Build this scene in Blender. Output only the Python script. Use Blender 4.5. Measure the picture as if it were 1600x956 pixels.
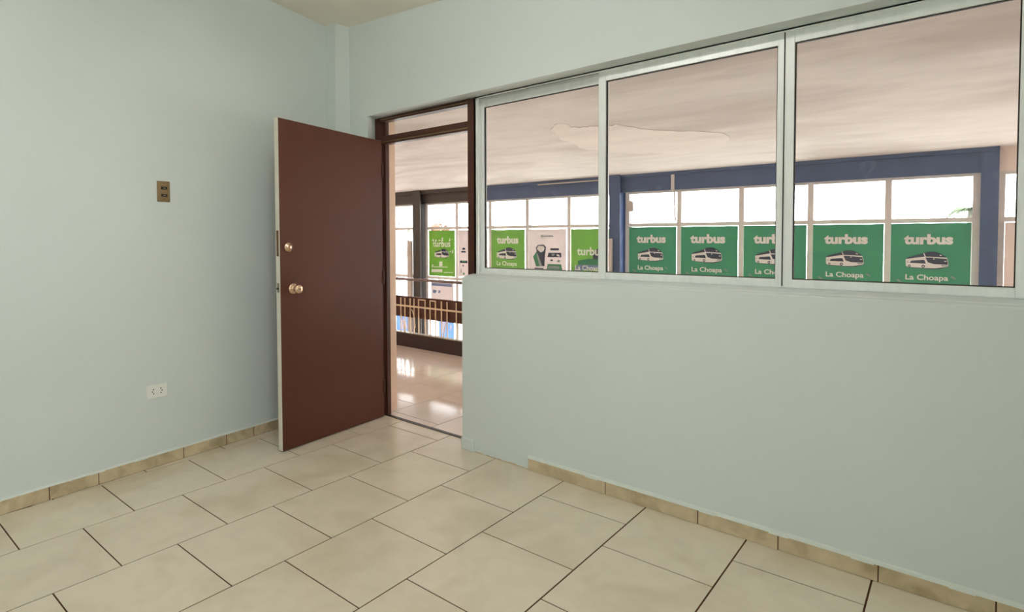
import bpy, bmesh, math, random
from mathutils import Matrix, Vector

random.seed(7)
sc = bpy.context.scene
for o in list(bpy.data.objects):
    bpy.data.objects.remove(o, do_unlink=True)
COL = sc.collection

# ------------------------------------------------------------------ camera
cam_d = bpy.data.cameras.new('camera')
cam_d.sensor_fit = 'HORIZONTAL'
cam_d.sensor_width = 36.0
cam_d.lens = 20.541
cam_d.shift_x = 0.05584
cam_d.shift_y = -0.05069
cam_d.clip_start = 0.02
cam_d.clip_end = 500
cam = bpy.data.objects.new('camera', cam_d)
COL.objects.link(cam)
R_ = (0.741975, 0.670407, -0.005163)
U_ = (-0.018133, 0.027765, 0.999450)
F_ = (-0.670182, 0.741474, -0.032758)
cam.matrix_world = Matrix(((R_[0], U_[0], -F_[0], 0.0),
                           (R_[1], U_[1], -F_[1], 0.0),
                           (R_[2], U_[2], -F_[2], 1.3),
                           (0, 0, 0, 1)))
sc.camera = cam

# ------------------------------------------------------------------ world: bright, evenly overcast sky
SKY = 9.0          # overcast sky radiance
LAMP = 62.0        # fluorescent tubes of the added ceiling lamp
w = bpy.data.worlds.new('overcast_sky')
sc.world = w
w.use_nodes = True
bg = w.node_tree.nodes['Background']
bg.inputs['Color'].default_value = (0.94, 0.978, 1.02, 1)
bg.inputs['Strength'].default_value = SKY

# portals: they only guide sampling of the sky through the window openings
def portal(name, loc, rot, sx, sy):
    l = bpy.data.lights.new(name, 'AREA')
    l.shape = 'RECTANGLE'; l.size = sx; l.size_y = sy
    l.cycles.is_portal = True
    o = bpy.data.objects.new(name, l)
    o.location = loc; o.rotation_euler = rot
    COL.objects.link(o)
portal('sky_portal_room', (1.16, -.45, 1.425), (0, math.pi/2, 0), .85, 1.5)            # faces into the room, towards -X
portal('sky_portal_hall', (-4.0, 7.80, .45), (-math.pi/2, 0, 0), 11.5, 2.9)           # faces into the hall, towards -Y

sc.view_settings.view_transform = 'Standard'
sc.view_settings.look = 'None'
sc.view_settings.gamma = 1.0
sc.view_settings.use_curve_mapping = False
sc.view_settings.exposure = 0.08
sc.cycles.use_denoising = True
sc.cycles.max_bounces = 14
sc.cycles.diffuse_bounces = 8
sc.cycles.transparent_max_bounces = 16
sc.cycles.sample_clamp_indirect = 6.0

# ------------------------------------------------------------------ materials
def lin(c):
    return tuple((x/255/12.92 if x/255 <= .04045 else ((x/255+.055)/1.055)**2.4) for x in c)

MATS = {}
def mat(name, rgb, rough=.6, metal=0.0, spec=.5, noise=0.0, nscale=6.0, bump=0.0, bscale=60.0,
        rand=0.0, coat=0.0, srgb=True, noise2=None, stretch=None):
    """principled material: base colour with procedural mottling and fine relief"""
    m = bpy.data.materials.new(name)
    m.use_nodes = True
    nt = m.node_tree; N = nt.nodes; Lk = nt.links
    b = N['Principled BSDF']
    c = lin(rgb) if srgb else rgb
    b.inputs['Base Color'].default_value = (*c, 1)
    b.inputs['Roughness'].default_value = rough
    b.inputs['Metallic'].default_value = metal
    b.inputs['Specular IOR Level'].default_value = spec
    b.inputs['Coat Weight'].default_value = coat
    tc = N.new('ShaderNodeTexCoord')
    geo = N.new('ShaderNodeNewGeometry')
    vec = geo.outputs['Position']
    if stretch:
        mp = N.new('ShaderNodeMapping'); mp.inputs['Scale'].default_value = stretch
        Lk.new(vec, mp.inputs['Vector']); vec = mp.outputs['Vector']
    src = None
    if noise > 0:
        nz = N.new('ShaderNodeTexNoise'); nz.inputs['Scale'].default_value = nscale
        nz.inputs['Detail'].default_value = 6; nz.inputs['Roughness'].default_value = .6
        Lk.new(vec, nz.inputs['Vector'])
        mr = N.new('ShaderNodeMapRange')
        mr.inputs['From Min'].default_value = .3; mr.inputs['From Max'].default_value = .7
        mr.inputs['To Min'].default_value = 1-noise; mr.inputs['To Max'].default_value = 1+noise
        Lk.new(nz.outputs['Fac'], mr.inputs['Value'])
        mx = N.new('ShaderNodeVectorMath'); mx.operation = 'SCALE'
        mx.inputs[0].default_value = c
        Lk.new(mr.outputs['Result'], mx.inputs['Scale'])
        src = mx.outputs['Vector']
    if rand > 0:
        oi = N.new('ShaderNodeObjectInfo')
        mr2 = N.new('ShaderNodeMapRange')
        mr2.inputs['To Min'].default_value = 1-rand; mr2.inputs['To Max'].default_value = 1+rand
        Lk.new(oi.outputs['Random'], mr2.inputs['Value'])
        mx2 = N.new('ShaderNodeVectorMath'); mx2.operation = 'SCALE'
        if src: Lk.new(src, mx2.inputs[0])
        else: mx2.inputs[0].default_value = c
        Lk.new(mr2.outputs['Result'], mx2.inputs['Scale'])
        src = mx2.outputs['Vector']
    if noise2:     # second, coloured mottling: (rgb, scale, lo, hi, amount)
        rgb2, s2, lo, hi, amt = noise2
        nz2 = N.new('ShaderNodeTexNoise'); nz2.inputs['Scale'].default_value = s2
        nz2.inputs['Detail'].default_value = 5
        nz2.inputs['Distortion'].default_value = .6
        Lk.new(vec, nz2.inputs['Vector'])
        mr3 = N.new('ShaderNodeMapRange')
        mr3.inputs['From Min'].default_value = lo; mr3.inputs['From Max'].default_value = hi
        mr3.inputs['To Max'].default_value = amt
        Lk.new(nz2.outputs['Fac'], mr3.inputs['Value'])
        mix = N.new('ShaderNodeMix'); mix.data_type = 'RGBA'
        Lk.new(mr3.outputs['Result'], mix.inputs['Factor'])
        if src: Lk.new(src, mix.inputs['A'])
        else: mix.inputs['A'].default_value = (*c, 1)
        mix.inputs['B'].default_value = (*lin(rgb2), 1)
        src = mix.outputs['Result']
    if src: Lk.new(src, b.inputs['Base Color'])
    if bump > 0:
        nb = N.new('ShaderNodeTexNoise'); nb.inputs['Scale'].default_value = bscale
        nb.inputs['Detail'].default_value = 4
        Lk.new(vec, nb.inputs['Vector'])
        bp = N.new('ShaderNodeBump'); bp.inputs['Strength'].default_value = bump
        bp.inputs['Distance'].default_value = .004
        Lk.new(nb.outputs['Fac'], bp.inputs['Height'])
        Lk.new(bp.outputs['Normal'], b.inputs['Normal'])
    MATS[name] = m
    return m

def glass(name, tint=(1, 1, 1), refl=1.0):
    m = bpy.data.materials.new(name); m.use_nodes = True
    nt = m.node_tree; N = nt.nodes; Lk = nt.links
    for n in list(N): N.remove(n)
    out = N.new('ShaderNodeOutputMaterial')
    tr = N.new('ShaderNodeBsdfTransparent'); tr.inputs['Color'].default_value = (*tint, 1)
    gl = N.new('ShaderNodeBsdfGlossy'); gl.inputs['Roughness'].default_value = .01
    fr = N.new('ShaderNodeFresnel')
    gm = N.new('ShaderNodeNewGeometry')
    mi = N.new('ShaderNodeMapRange')               # thin pane: same reflectance from either face
    mi.inputs['To Min'].default_value = 1.45; mi.inputs['To Max'].default_value = 1/1.45
    Lk.new(gm.outputs['Backfacing'], mi.inputs['Value']); Lk.new(mi.outputs['Result'], fr.inputs['IOR'])
    mu = N.new('ShaderNodeMath'); mu.operation = 'MULTIPLY'; mu.inputs[1].default_value = refl
    mx = N.new('ShaderNodeMixShader')
    Lk.new(fr.outputs['Fac'], mu.inputs[0]); Lk.new(mu.outputs[0], mx.inputs['Fac'])
    Lk.new(tr.outputs[0], mx.inputs[1]); Lk.new(gl.outputs[0], mx.inputs[2])
    Lk.new(mx.outputs[0], out.inputs['Surface'])
    return m

def paper(name, rgb, trans=.35, noise2=None):
    """printed sheet: diffuse plus some light coming through from behind"""
    m = mat(name, rgb, rough=.55, spec=.3, noise=.05, nscale=5, noise2=noise2)
    nt = m.node_tree; N = nt.nodes; Lk = nt.links
    b = N['Principled BSDF']; out = N['Material Output']
    t = N.new('ShaderNodeBsdfTranslucent')
    lk = b.inputs['Base Color'].links
    if lk: Lk.new(lk[0].from_socket, t.inputs['Color'])
    else: t.inputs['Color'].default_value = b.inputs['Base Color'].default_value
    mx = N.new('ShaderNodeMixShader'); mx.inputs['Fac'].default_value = trans
    Lk.new(b.outputs[0], mx.inputs[1]); Lk.new(t.outputs[0], mx.inputs[2])
    Lk.new(mx.outputs[0], out.inputs['Surface'])
    return m

M_WALL = mat('mint_white_wall_paint', (223, 231, 230), rough=.55, spec=.25, noise=.012, nscale=1.6, bump=.12, bscale=35)
M_CEIL = mat('cream_ceiling_paint', (240, 234, 222), rough=.7, spec=.2, noise=.015, nscale=2, bump=.1, bscale=30)
M_FILLET = mat('white_mortar_edge', (226, 232, 226), rough=.6, noise=.04, nscale=20)
M_TILE = mat('beige_floor_tile', (228, 217, 197), rough=.16, spec=.5, noise=.035, nscale=9, rand=.015,
             noise2=((202, 187, 160), 3.2, .47, .70, .5), bump=.015, bscale=12)
M_SKIRT = mat('tan_skirting_tile', (212, 195, 163), rough=.3, spec=.4, noise=.10, nscale=16, rand=.05,
              noise2=((150, 130, 96), 7, .48, .68, .6))
M_GROUT = mat('brown_grout', (84, 55, 38), rough=.9, spec=.1, noise=.15, nscale=30)
M_HTILE = mat('pink_beige_hall_tile', (246, 232, 221), rough=.105, spec=.9, noise=.04, nscale=8, rand=.02,
              noise2=((228, 208, 192), 3, .5, .75, .4))
M_BROWN = mat('brown_door_enamel', (90, 52, 40), rough=.42, spec=.22, noise=.04, nscale=3, bump=.05, bscale=25)
M_BROWN2 = mat('dark_brown_frame_enamel', (78, 45, 34), rough=.4, spec=.4, noise=.08, nscale=14, bump=.15, bscale=60)
M_EDGE = mat('white_door_edge_paint', (222, 218, 205), rough=.5, noise=.05, nscale=12)
M_ALU = mat('mill_finish_aluminium', (246, 249, 247), rough=.4, metal=.25, spec=.5, noise=.06, nscale=10, stretch=(3, 3, .5))
M_ALU_D = mat('black_glazing_gasket', (48, 42, 38), rough=.7)
M_BRASS = mat('worn_brass', (222, 190, 160), rough=.2, metal=.9, noise=.1, nscale=60)
M_BRASS_P = mat('dull_brass_plate', (146, 124, 90), rough=.45, metal=.35, noise=.08, nscale=80)
M_STEEL = mat('zinc_lock_plate', (150, 142, 122), rough=.4, metal=.7, noise=.1, nscale=80)
M_RUST = mat('rusty_lock_plate', (112, 84, 58), rough=.55, metal=.5, noise=.3, nscale=90)
M_BLACK = mat('black_plastic', (26, 20, 20), rough=.35)
M_WHITEPL = mat('white_plastic', (242, 244, 239), rough=.35)
M_GLASS = glass('clear_window_glass', (.985, .99, .985), 1.0)
M_GLASS_FAR = glass('far_window_glass', (.98, .985, .98), .8)
M_PEACH = mat('peach_hall_paint', (234, 218, 207), rough=.7, spec=.2, noise=.03, nscale=3, bump=.15, bscale=12)
M_PEACHREV = mat('peach_reveal_paint', (242, 212, 188), rough=.6, spec=.25, noise=.06, nscale=9, bump=.15, bscale=20)
M_PINK = mat('pale_pink_sheet', (232, 216, 209), rough=.6, noise=.03, nscale=4)
M_HCEIL = mat('stained_peach_hall_ceiling', (222, 213, 206), rough=.75, spec=.15, noise=.07, nscale=7.0, bump=.3, bscale=14,
              noise2=((176, 162, 152), 1.0, .45, .62, .65), stretch=(.35, 1.0, 1.0))
M_PATCH = mat('repainted_ceiling_patch', (230, 219, 210), rough=.75, spec=.15, noise=.06, nscale=3, bump=.25, bscale=9,
              noise2=((206, 192, 182), 1.6, .48, .68, .6), stretch=(.35, 1.0, 1.0))
M_BLUE = mat('slate_blue_steel_paint', (66, 84, 124), rough=.35, spec=.5, noise=.14, nscale=4,
             noise2=((130, 146, 172), 5, .6, .8, .5))
M_GREYB = mat('grey_brown_steel_paint', (74, 68, 62), rough=.45, spec=.4, noise=.1, nscale=6)
M_MULL = mat('pale_grey_mullion_paint', (214, 209, 204), rough=.5, spec=.35, noise=.06, nscale=8)
M_RAILB = mat('dark_brown_railing_board', (88, 52, 40), rough=.45, spec=.35, noise=.12, nscale=7, stretch=(.4, 3, 3))
M_KICK = mat('near_black_kick_board', (54, 38, 32), rough=.5, noise=.1, nscale=9)
M_IVORY = mat('ivory_wrought_iron_paint', (236, 216, 182), rough=.45, noise=.1, nscale=40)
M_RAIL = mat('handrail_varnish', (120, 100, 92), rough=.25, spec=.6, noise=.1, nscale=10)
M_PALE = mat('pale_weathered_board', (196, 184, 172), rough=.6, noise=.08, nscale=10)
M_PGREEN = paper('emerald_poster_print', (66, 156, 118), trans=.12, noise2=((112, 168, 150), 2.4, .6, .8, .6))
M_PLIME = paper('lime_poster_print', (130, 178, 84), trans=.30, noise2=((158, 190, 96), 1.7, .55, .75, .5))
M_PWHITE = paper('white_poster_print', (222, 214, 212), trans=.25)
M_PBLUE = paper('sky_blue_poster_print', (166, 198, 236), trans=.4)
M_INKW = paper('white_ink', (250, 248, 244), trans=.2)
M_INKN = paper('navy_ink', (60, 66, 84), trans=.08)
M_INKG = paper('green_ink', (64, 140, 100), trans=.15)
M_INKGREY = paper('grey_ink', (150, 160, 156), trans=.15)
M_INKB = paper('blue_ink', (128, 146, 182), trans=.2)
M_CONC = mat('pale_concrete_ground', (232, 229, 222), rough=.9, noise=.05, nscale=.4)
M_LOWER = mat('lower_hall_floor', (150, 142, 134), rough=.3, noise=.05, nscale=2)
M_LEAF = mat('palm_green', (84, 98, 66), rough=.6, noise=.2, nscale=3)
M_LEAFP = mat('reddish_tree_foliage', (128, 88, 70), rough=.7, noise=.2, nscale=3)
M_TRUNK = mat('grey_palm_trunk', (112, 106, 98), rough=.9, noise=.15, nscale=4)

# ------------------------------------------------------------------ builders
class MB:
    def __init__(s): s.v = []; s.f = []; s.mi = []
    def add(s, vs, fs, mi=0):
        n = len(s.v); s.v += [tuple(v) for v in vs]
        s.f += [tuple(i+n for i in f) for f in fs]; s.mi += [mi]*len(fs)
    def hexa(s, p, mi=0):      # 8 points: bottom 4 ccw, top 4 ccw
        s.add(p, [(3, 2, 1, 0), (4, 5, 6, 7), (0, 1, 5, 4), (1, 2, 6, 5), (2, 3, 7, 6), (3, 0, 4, 7)], mi)
    def box(s, x0, y0, z0, x1, y1, z1, mi=0):
        if x0 > x1: x0, x1 = x1, x0
        if y0 > y1: y0, y1 = y1, y0
        if z0 > z1: z0, z1 = z1, z0
        s.hexa([(x0, y0, z0), (x1, y0, z0), (x1, y1, z0), (x0, y1, z0),
                (x0, y0, z1), (x1, y0, z1), (x1, y1, z1), (x0, y1, z1)], mi)
    def prism(s, poly, z0, z1, inset=0.0, mi=0):   # ccw polygon in XY; chamfered top
        n = len(poly)
        if inset > 0:
            cx = sum(p[0] for p in poly)/n; cy = sum(p[1] for p in poly)/n
            top = offset_poly(poly, inset)
            vs = [(p[0], p[1], z0) for p in poly]+[(p[0], p[1], z1-inset*.6) for p in poly]+[(p[0], p[1], z1) for p in top]
            fs = [tuple(reversed(range(n)))]
            for i in range(n):
                j = (i+1) % n
                fs += [(i, j, n+j, n+i), (n+i, n+j, 2*n+j, 2*n+i)]
            fs.append(tuple(range(2*n, 3*n)))
        else:
            vs = [(p[0], p[1], z0) for p in poly]+[(p[0], p[1], z1) for p in poly]
            fs = [tuple(reversed(range(n))), tuple(range(n, 2*n))]+[(i, (i+1) % n, n+(i+1) % n, n+i) for i in range(n)]
        s.add(vs, fs, mi)
    def tube(s, pts, r, seg=8, mi=0, r1=None):
        pts = [Vector(p) for p in pts]
        rings = []
        for i, p in enumerate(pts):
            a = pts[max(i-1, 0)]; b = pts[min(i+1, len(pts)-1)]
            d = (b-a).normalized()
            up = Vector((0, 0, 1)) if abs(d.z) < .9 else Vector((1, 0, 0))
            x = d.cross(up).normalized(); y = d.cross(x).normalized()
            rr = r if r1 is None else r+(r1-r)*i/(len(pts)-1)
            rings.append([p+x*math.cos(t)*rr+y*math.sin(t)*rr for t in [2*math.pi*k/seg for k in range(seg)]])
        vs = [v for rg in rings for v in rg]; fs = []
        for i in range(len(pts)-1):
            for k in range(seg):
                k2 = (k+1) % seg
                fs.append((i*seg+k, i*seg+k2, (i+1)*seg+k2, (i+1)*seg+k))
        fs.append(tuple(reversed(range(seg)))); fs.append(tuple((len(pts)-1)*seg+k for k in range(seg)))
        s.add(vs, fs, mi)
    def lathe(s, prof, origin, axis, seg=28, mi=0):   # prof: (radius, distance along axis)
        o = Vector(origin); a = Vector(axis).normalized()
        up = Vector((0, 0, 1)) if abs(a.z) < .9 else Vector((1, 0, 0))
        x = a.cross(up).normalized(); y = a.cross(x).normalized()
        vs = []; fs = []
        for (r, t) in prof:
            for k in range(seg):
                an = 2*math.pi*k/seg
                vs.append(o+a*t+(x*math.cos(an)+y*math.sin(an))*r)
        for i in range(len(prof)-1):
            for k in range(seg):
                k2 = (k+1) % seg
                fs.append((i*seg+k, i*seg+k2, (i+1)*seg+k2, (i+1)*seg+k))
        fs.append(tuple(reversed(range(seg)))); fs.append(tuple((len(prof)-1)*seg+k for k in range(seg)))
        s.add(vs, fs, mi)
    def build(s, name, mats, parent=None, smooth=False, bevel=0.0, fixn=True):
        me = bpy.data.meshes.new(name)
        me.from_pydata(s.v, [], s.f)
        if not isinstance(mats, (list, tuple)): mats = [mats]
        for m in mats: me.materials.append(m)
        for p, i in zip(me.polygons, s.mi): p.material_index = i
        if fixn:
            bm = bmesh.new(); bm.from_mesh(me)
            bmesh.ops.recalc_face_normals(bm, faces=bm.faces)
            bm.to_mesh(me); bm.free()
        if smooth:
            for p in me.polygons: p.use_smooth = True
        o = bpy.data.objects.new(name, me)
        COL.objects.link(o)
        if parent: o.parent = parent
        if bevel > 0:
            b = o.modifiers.new('bevel', 'BEVEL'); b.width = bevel; b.segments = 2; b.limit_method = 'ANGLE'
            b.angle_limit = math.radians(50)
        return o

def offset_poly(poly, d):
    n = len(poly); out = []
    for i in range(n):
        p0 = Vector(poly[i-1]); p1 = Vector(poly[i]); p2 = Vector(poly[(i+1) % n])
        d1 = (p1-p0).normalized(); d2 = (p2-p1).normalized()
        n1 = Vector((-d1.y, d1.x)); n2 = Vector((-d2.y, d2.x))
        k = 1+n1.dot(n2)
        v = (n1+n2)/max(k, .3)
        out.append(tuple(p1+v*d))
    return out

def clip(poly, a, b, c):           # keep a*x+b*y <= c
    out = []
    n = len(poly)
    for i in range(n):
        p, q = poly[i], poly[(i+1) % n]
        fp = a*p[0]+b*p[1]-c; fq = a*q[0]+b*q[1]-c
        if fp <= 0: out.append(p)
        if (fp < 0 < fq) or (fq < 0 < fp):
            t = fp/(fp-fq); out.append((p[0]+(q[0]-p[0])*t, p[1]+(q[1]-p[1])*t))
    res = []
    for p in out:
        if not res or math.hypot(p[0]-res[-1][0], p[1]-res[-1][1]) > 1e-4: res.append(p)
    if len(res) > 1 and math.hypot(res[0][0]-res[-1][0], res[0][1]-res[-1][1]) < 1e-4: res.pop()
    return res

def area(poly):
    return .5*sum(poly[i][0]*poly[(i+1) % len(poly)][1]-poly[(i+1) % len(poly)][0]*poly[i][1] for i in range(len(poly)))

def bx(name, x0, y0, z0, x1, y1, z1, m, parent=None, bevel=0.0):
    b = MB(); b.box(x0, y0, z0, x1, y1, z1)
    return b.build(name, m, parent, bevel=bevel)

def empty(name, loc=(0, 0, 0)):
    o = bpy.data.objects.new(name, None); o.location = loc; o.empty_display_size = .1
    COL.objects.link(o)
    return o

def tag(o, label, cat=None, group=None, kind=None):
    o['label'] = label
    if cat: o['category'] = cat
    if group: o['group'] = group
    if kind: o['kind'] = kind
    return o

def struct(o, label, cat):
    return tag(o, label, cat, kind='structure')

def adopt(parent, *kids):
    """parent objects built in world coordinates to an empty without moving them"""
    bpy.context.view_layer.update()
    for k in kids:
        k.parent = parent
        k.matrix_parent_inverse = parent.matrix_world.inverted()

# ------------------------------------------------------------------ key dimensions (metres, camera stands at x=0 y=0)
YW = 2.644                      # room face of the window wall
YO = 2.900                      # hall face of the window wall
PHI = 0.08007                   # the left wall is a little off square
LWX, LWY = -3.318, -0.266
LD = Vector((-math.sin(PHI), math.cos(PHI), 0))     # along the left wall
LN = Vector((math.cos(PHI), math.sin(PHI), 0))      # into the room
XR, YB = 1.0, -1.7              # right and back wall
WT = .012                       # skirting thickness
def lw(s, z=0.0, off=0.0):      # point on the left wall: s metres along it, off metres into the room
    p = LN*(-3.32843+off)+LD*s
    return (p.x, p.y, z)
def zhead(x): return 2.1518+.0059*x
def zsill(x): return 1.0546+.0042*x
def zceil(x, y): return 2.838-.0605*x-.095*y
XD0, XD1, XW1 = -3.205, -2.337, 0.165     # door opening, window opening

# ------------------------------------------------------------------ room walls
b = MB()
s0, s1 = YB-.4, 3.08
wo = -WT
def cq(s, off): p = lw(s, 0, off); return p[0], p[1]
pts = []
for (s, off) in ((s0, wo), (s1, wo), (s1, wo-.15), (s0, wo-.15)):
    x, y = cq(s, off); pts.append((x, y))
b.hexa([(p[0], p[1], -.05) for p in pts]+[(p[0], p[1], 3.5) for p in pts])
wl = struct(b.build('wall_left', M_WALL), 'plain pale mint wall on the left with switch plate and socket', 'wall')

# corner pilaster belongs to the left wall
pil = MB()
pil.prism([(-3.75, 2.545), (-3.437, 2.545), (-3.385, 2.70), (-3.75, 2.70)], -.02, 3.3)
pil.build('corner_pilaster', M_WALL, wl, bevel=.004)
pp = MB()
pp.prism([(-3.42, 2.625), (-3.352, 2.628), (-3.35, 2.66), (-3.42, 2.66)], .0, 2.035)
pp.build('plaster_patch', M_WALL, wl, bevel=.004)

# window wall: pier left of the door, half wall, header, pier on the right
b = MB()
b.prism([(-3.9, YW), (XD0, YW), (-3.250, 2.745), (-3.250, 2.81), (-3.231, 2.83), (-3.231, YO), (-3.9, YO)], -.05, 3.5)   # left pier
b2x0, b2x1 = XD0, XW1
b.hexa([(b2x0, YW, zhead(b2x0)), (b2x1, YW, zhead(b2x1)), (b2x1, YO, zhead(b2x1)+.004), (b2x0, YO, zhead(b2x0)+.004),
        (b2x0, YW, 3.5), (b2x1, YW, 3.5), (b2x1, YO, 3.5), (b2x0, YO, 3.5)])                                            # header
b.prism([(XW1, YW), (XR+.2, YW), (XR+.2, YO), (XW1, YO)], -.05, 3.5)                                                    # right pier
ww = struct(b.build('wall_window', M_WALL), 'long pale mint wall holding the doorway and the sliding window', 'wall')
b = MB()
x0, x1 = XD1, XW1+.01
b.hexa([(x0, YW, -.05), (x1, YW, -.05), (x1, YO, -.05), (x0, YO, -.05),
        (x0, YW, zsill(x0)), (x1, YW, zsill(x1)), (x1, YO, zsill(x1)+.03), (x0, YO, zsill(x0)+.03)])
b.build('half_wall', M_WALL, ww, bevel=.006)
# sloped plaster sill on top of the half wall
b = MB()
b.hexa([(x0+.004, YW+.012, zsill(x0)-.01), (x1-.002, YW+.012, zsill(x1)-.01), (x1-.002, 2.80, zsill(x1)-.01), (x0+.004, 2.80, zsill(x0)-.01),
        (x0+.004, YW+.030, zsill(x0)+.008), (x1-.002, YW+.030, zsill(x1)+.008), (x1-.002, 2.80, zsill(x1)+.021), (x0+.004, 2.80, zsill(x0)+.021)])
b.build('sill', M_WALL, ww)
# hall side of the same wall is painted peach
b = MB()
b.box(-10, YO, -.05, -3.231, YO+.02, 2.55)
b.box(-3.231, YO, 2.155, XW1, YO+.02, 2.55)
b.box(XD1, YO, -.05, XW1, YO+.02, 1.06)
b.box(XW1, YO, -.05, 2.0, YO+.02, 2.55)
b.build('hall_side_plaster', M_PEACH, ww)
b = MB(); b.prism([(-3.2305, 2.812), (-3.2305, YO+.02), (-3.24, YO+.02), (-3.24, 2.812)], 0.001, 2.13)
b.build('door_reveal', M_PEACHREV, ww)

# right wall with an unseen window added to light the room; plain back wall
wy0, wy1, wz0, wz1 = -1.2, .3, 1.0, 1.85
b = MB()
b.box(XR, YB-.2, -.05, XR+.2, wy0, 3.5); b.box(XR, wy1, -.05, XR+.2, YW+.05, 3.5)
b.box(XR, wy0, -.05, XR+.2, wy1, wz0); b.box(XR, wy0, wz1, XR+.2, wy1, 3.5)
struct(b.build('wall_right', M_WALL), 'pale mint wall to the right of the camera with an added unseen window', 'wall')
b = MB(); b.box(-4.2, YB-.2, -.05, XR, YB, 3.5)
struct(b.build('wall_back', M_WALL), 'plain pale mint wall behind the camera', 'wall')
w2 = struct(empty('added_window', (XR+.1, -.35, wz0)), 'unseen aluminium window added in the right wall to light the room', 'window')
kids = []
b = MB()
b.box(XR+.08, wy0, wz0, XR+.13, wy1, wz0+.04); b.box(XR+.08, wy0, wz1-.04, XR+.13, wy1, wz1)
for y in (wy0, -.37, wy1-.04): b.box(XR+.08, y, wz0+.04, XR+.13, y+.04, wz1-.04)
kids.append(b.build('frame', M_ALU))
kids.append(bx('pane', XR+.104, wy0+.03, wz0+.03, XR+.108, -.35, wz1-.03, M_GLASS))
kids.append(bx('pane', XR+.104, -.35, wz0+.03, XR+.108, wy1-.03, wz1-.03, M_GLASS))
adopt(w2, *kids)

# ceiling (slightly out of level)
b = MB()
cx0, cx1, cy0, cy1 = -4.3, XR+.2, YB-.2, YO-.02
b.hexa([(x, y, zceil(x, y)) for x, y in ((cx0, cy0), (cx1, cy0), (cx1, cy1), (cx0, cy1))]+[(x, y, 3.6) for x, y in ((cx0, cy0), (cx1, cy0), (cx1, cy1), (cx0, cy1))])
struct(b.build('ceiling', M_CEIL), 'plain cream painted ceiling of the room', 'ceiling')

# ------------------------------------------------------------------ unseen ceiling lamp, added above the picture to brighten the room
M_TUBE = bpy.data.materials.new('lit_fluorescent_tube'); M_TUBE.use_nodes = True
_n = M_TUBE.node_tree.nodes['Principled BSDF']
_n.inputs['Emission Color'].default_value = (1.0, .98, .94, 1); _n.inputs['Emission Strength'].default_value = LAMP
LX, LY = -1.55, 1.0
lz = 2.68
lamp = tag(empty('added_ceiling_lamp', (LX, LY, lz)), 'unseen white fluorescent batten lamp added above the picture to light the room', 'lamp')
kk = [bx('housing', LX-.50, LY-.025, lz-.02, LX+.50, LY+.025, lz+.03, M_WHITEPL, bevel=.004)]
for dy in (-.060, .060):
    b = MB(); b.tube([(LX-.46, LY+dy, lz), (LX+.46, LY+dy, lz)], .014, 10)
    kk.append(b.build('tube', M_TUBE, smooth=True))
for dx in (-.475, .475):
    kk.append(bx('lamp_holder', LX+dx-.012, LY-.080, lz-.018, LX+dx+.012, LY+.080, lz+.018, M_WHITEPL))
for dx in (-.35, .35):
    b = MB(); b.tube([(LX+dx, LY, lz+.03), (LX+dx, LY, zceil(LX+dx, LY))], .005, 8); kk.append(b.build('suspension_rod', M_STEEL))
adopt(lamp, *kk)

# ------------------------------------------------------------------ room floor: grout bed and single tiles
TH = .0194
def grid(x, y): return (math.cos(TH)*x-math.sin(TH)*y, math.sin(TH)*x+math.cos(TH)*y)
b = MB(); b.box(-4.0, YB-.1, -.12, XR+.1, 2.768, -.0022)
fl = struct(b.build('floor', M_GROUT), 'beige ceramic tile floor of the room laid in running bond', 'floor')
XL = [-3.379-.456, -3.379, -2.943, -2.486, -2.028, -1.568, -1.117, -.671, -.235, .221, .677, 1.133]
YE = [1.062-.4525*3, 1.062-.4525*2, .612, 1.061, 1.515, 1.976, 2.446, 2.912]
YOd = [.845-.4525*3, .845-.4525*2, .845-.4525, .845, 1.285, 1.741, 2.212, 2.688, 3.15]
YE = [YE[0]-.4525*2, YE[0]-.4525]+YE
YOd = [YOd[0]-.4525]+YOd
GAP = .0027
tiles = []
for ci in range(len(XL)-1):
    ys = YOd if ci % 2 == 0 else YE
    for yi in range(len(ys)-1):
        g = GAP if ci != 6 and ci != 8 else GAP*1.3
        q = [grid(XL[ci]+g, ys[yi]+GAP), grid(XL[ci+1]-g, ys[yi]+GAP), grid(XL[ci+1]-g, ys[yi+1]-GAP), grid(XL[ci]+g, ys[yi+1]-GAP)]
        q = clip(q, -LN.x, -LN.y, 3.32843+WT)                    # left wall
        if len(q) < 3: continue
        xm = sum(p[0] for p in q)/len(q)
        ylim = 2.766 if -3.6 < xm < -2.0 else YW+.01
        q = clip(q, 0, 1, ylim); q = clip(q, 0, -1, -YB); q = clip(q, 1, 0, XR)
        if len(q) < 3 or area(q) < 2e-4: continue
        mb = MB(); mb.prism(q, -.009, 0.0, inset=.0012)
        o = mb.build('tile', M_TILE, fl)
        tiles.append(o)

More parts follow.
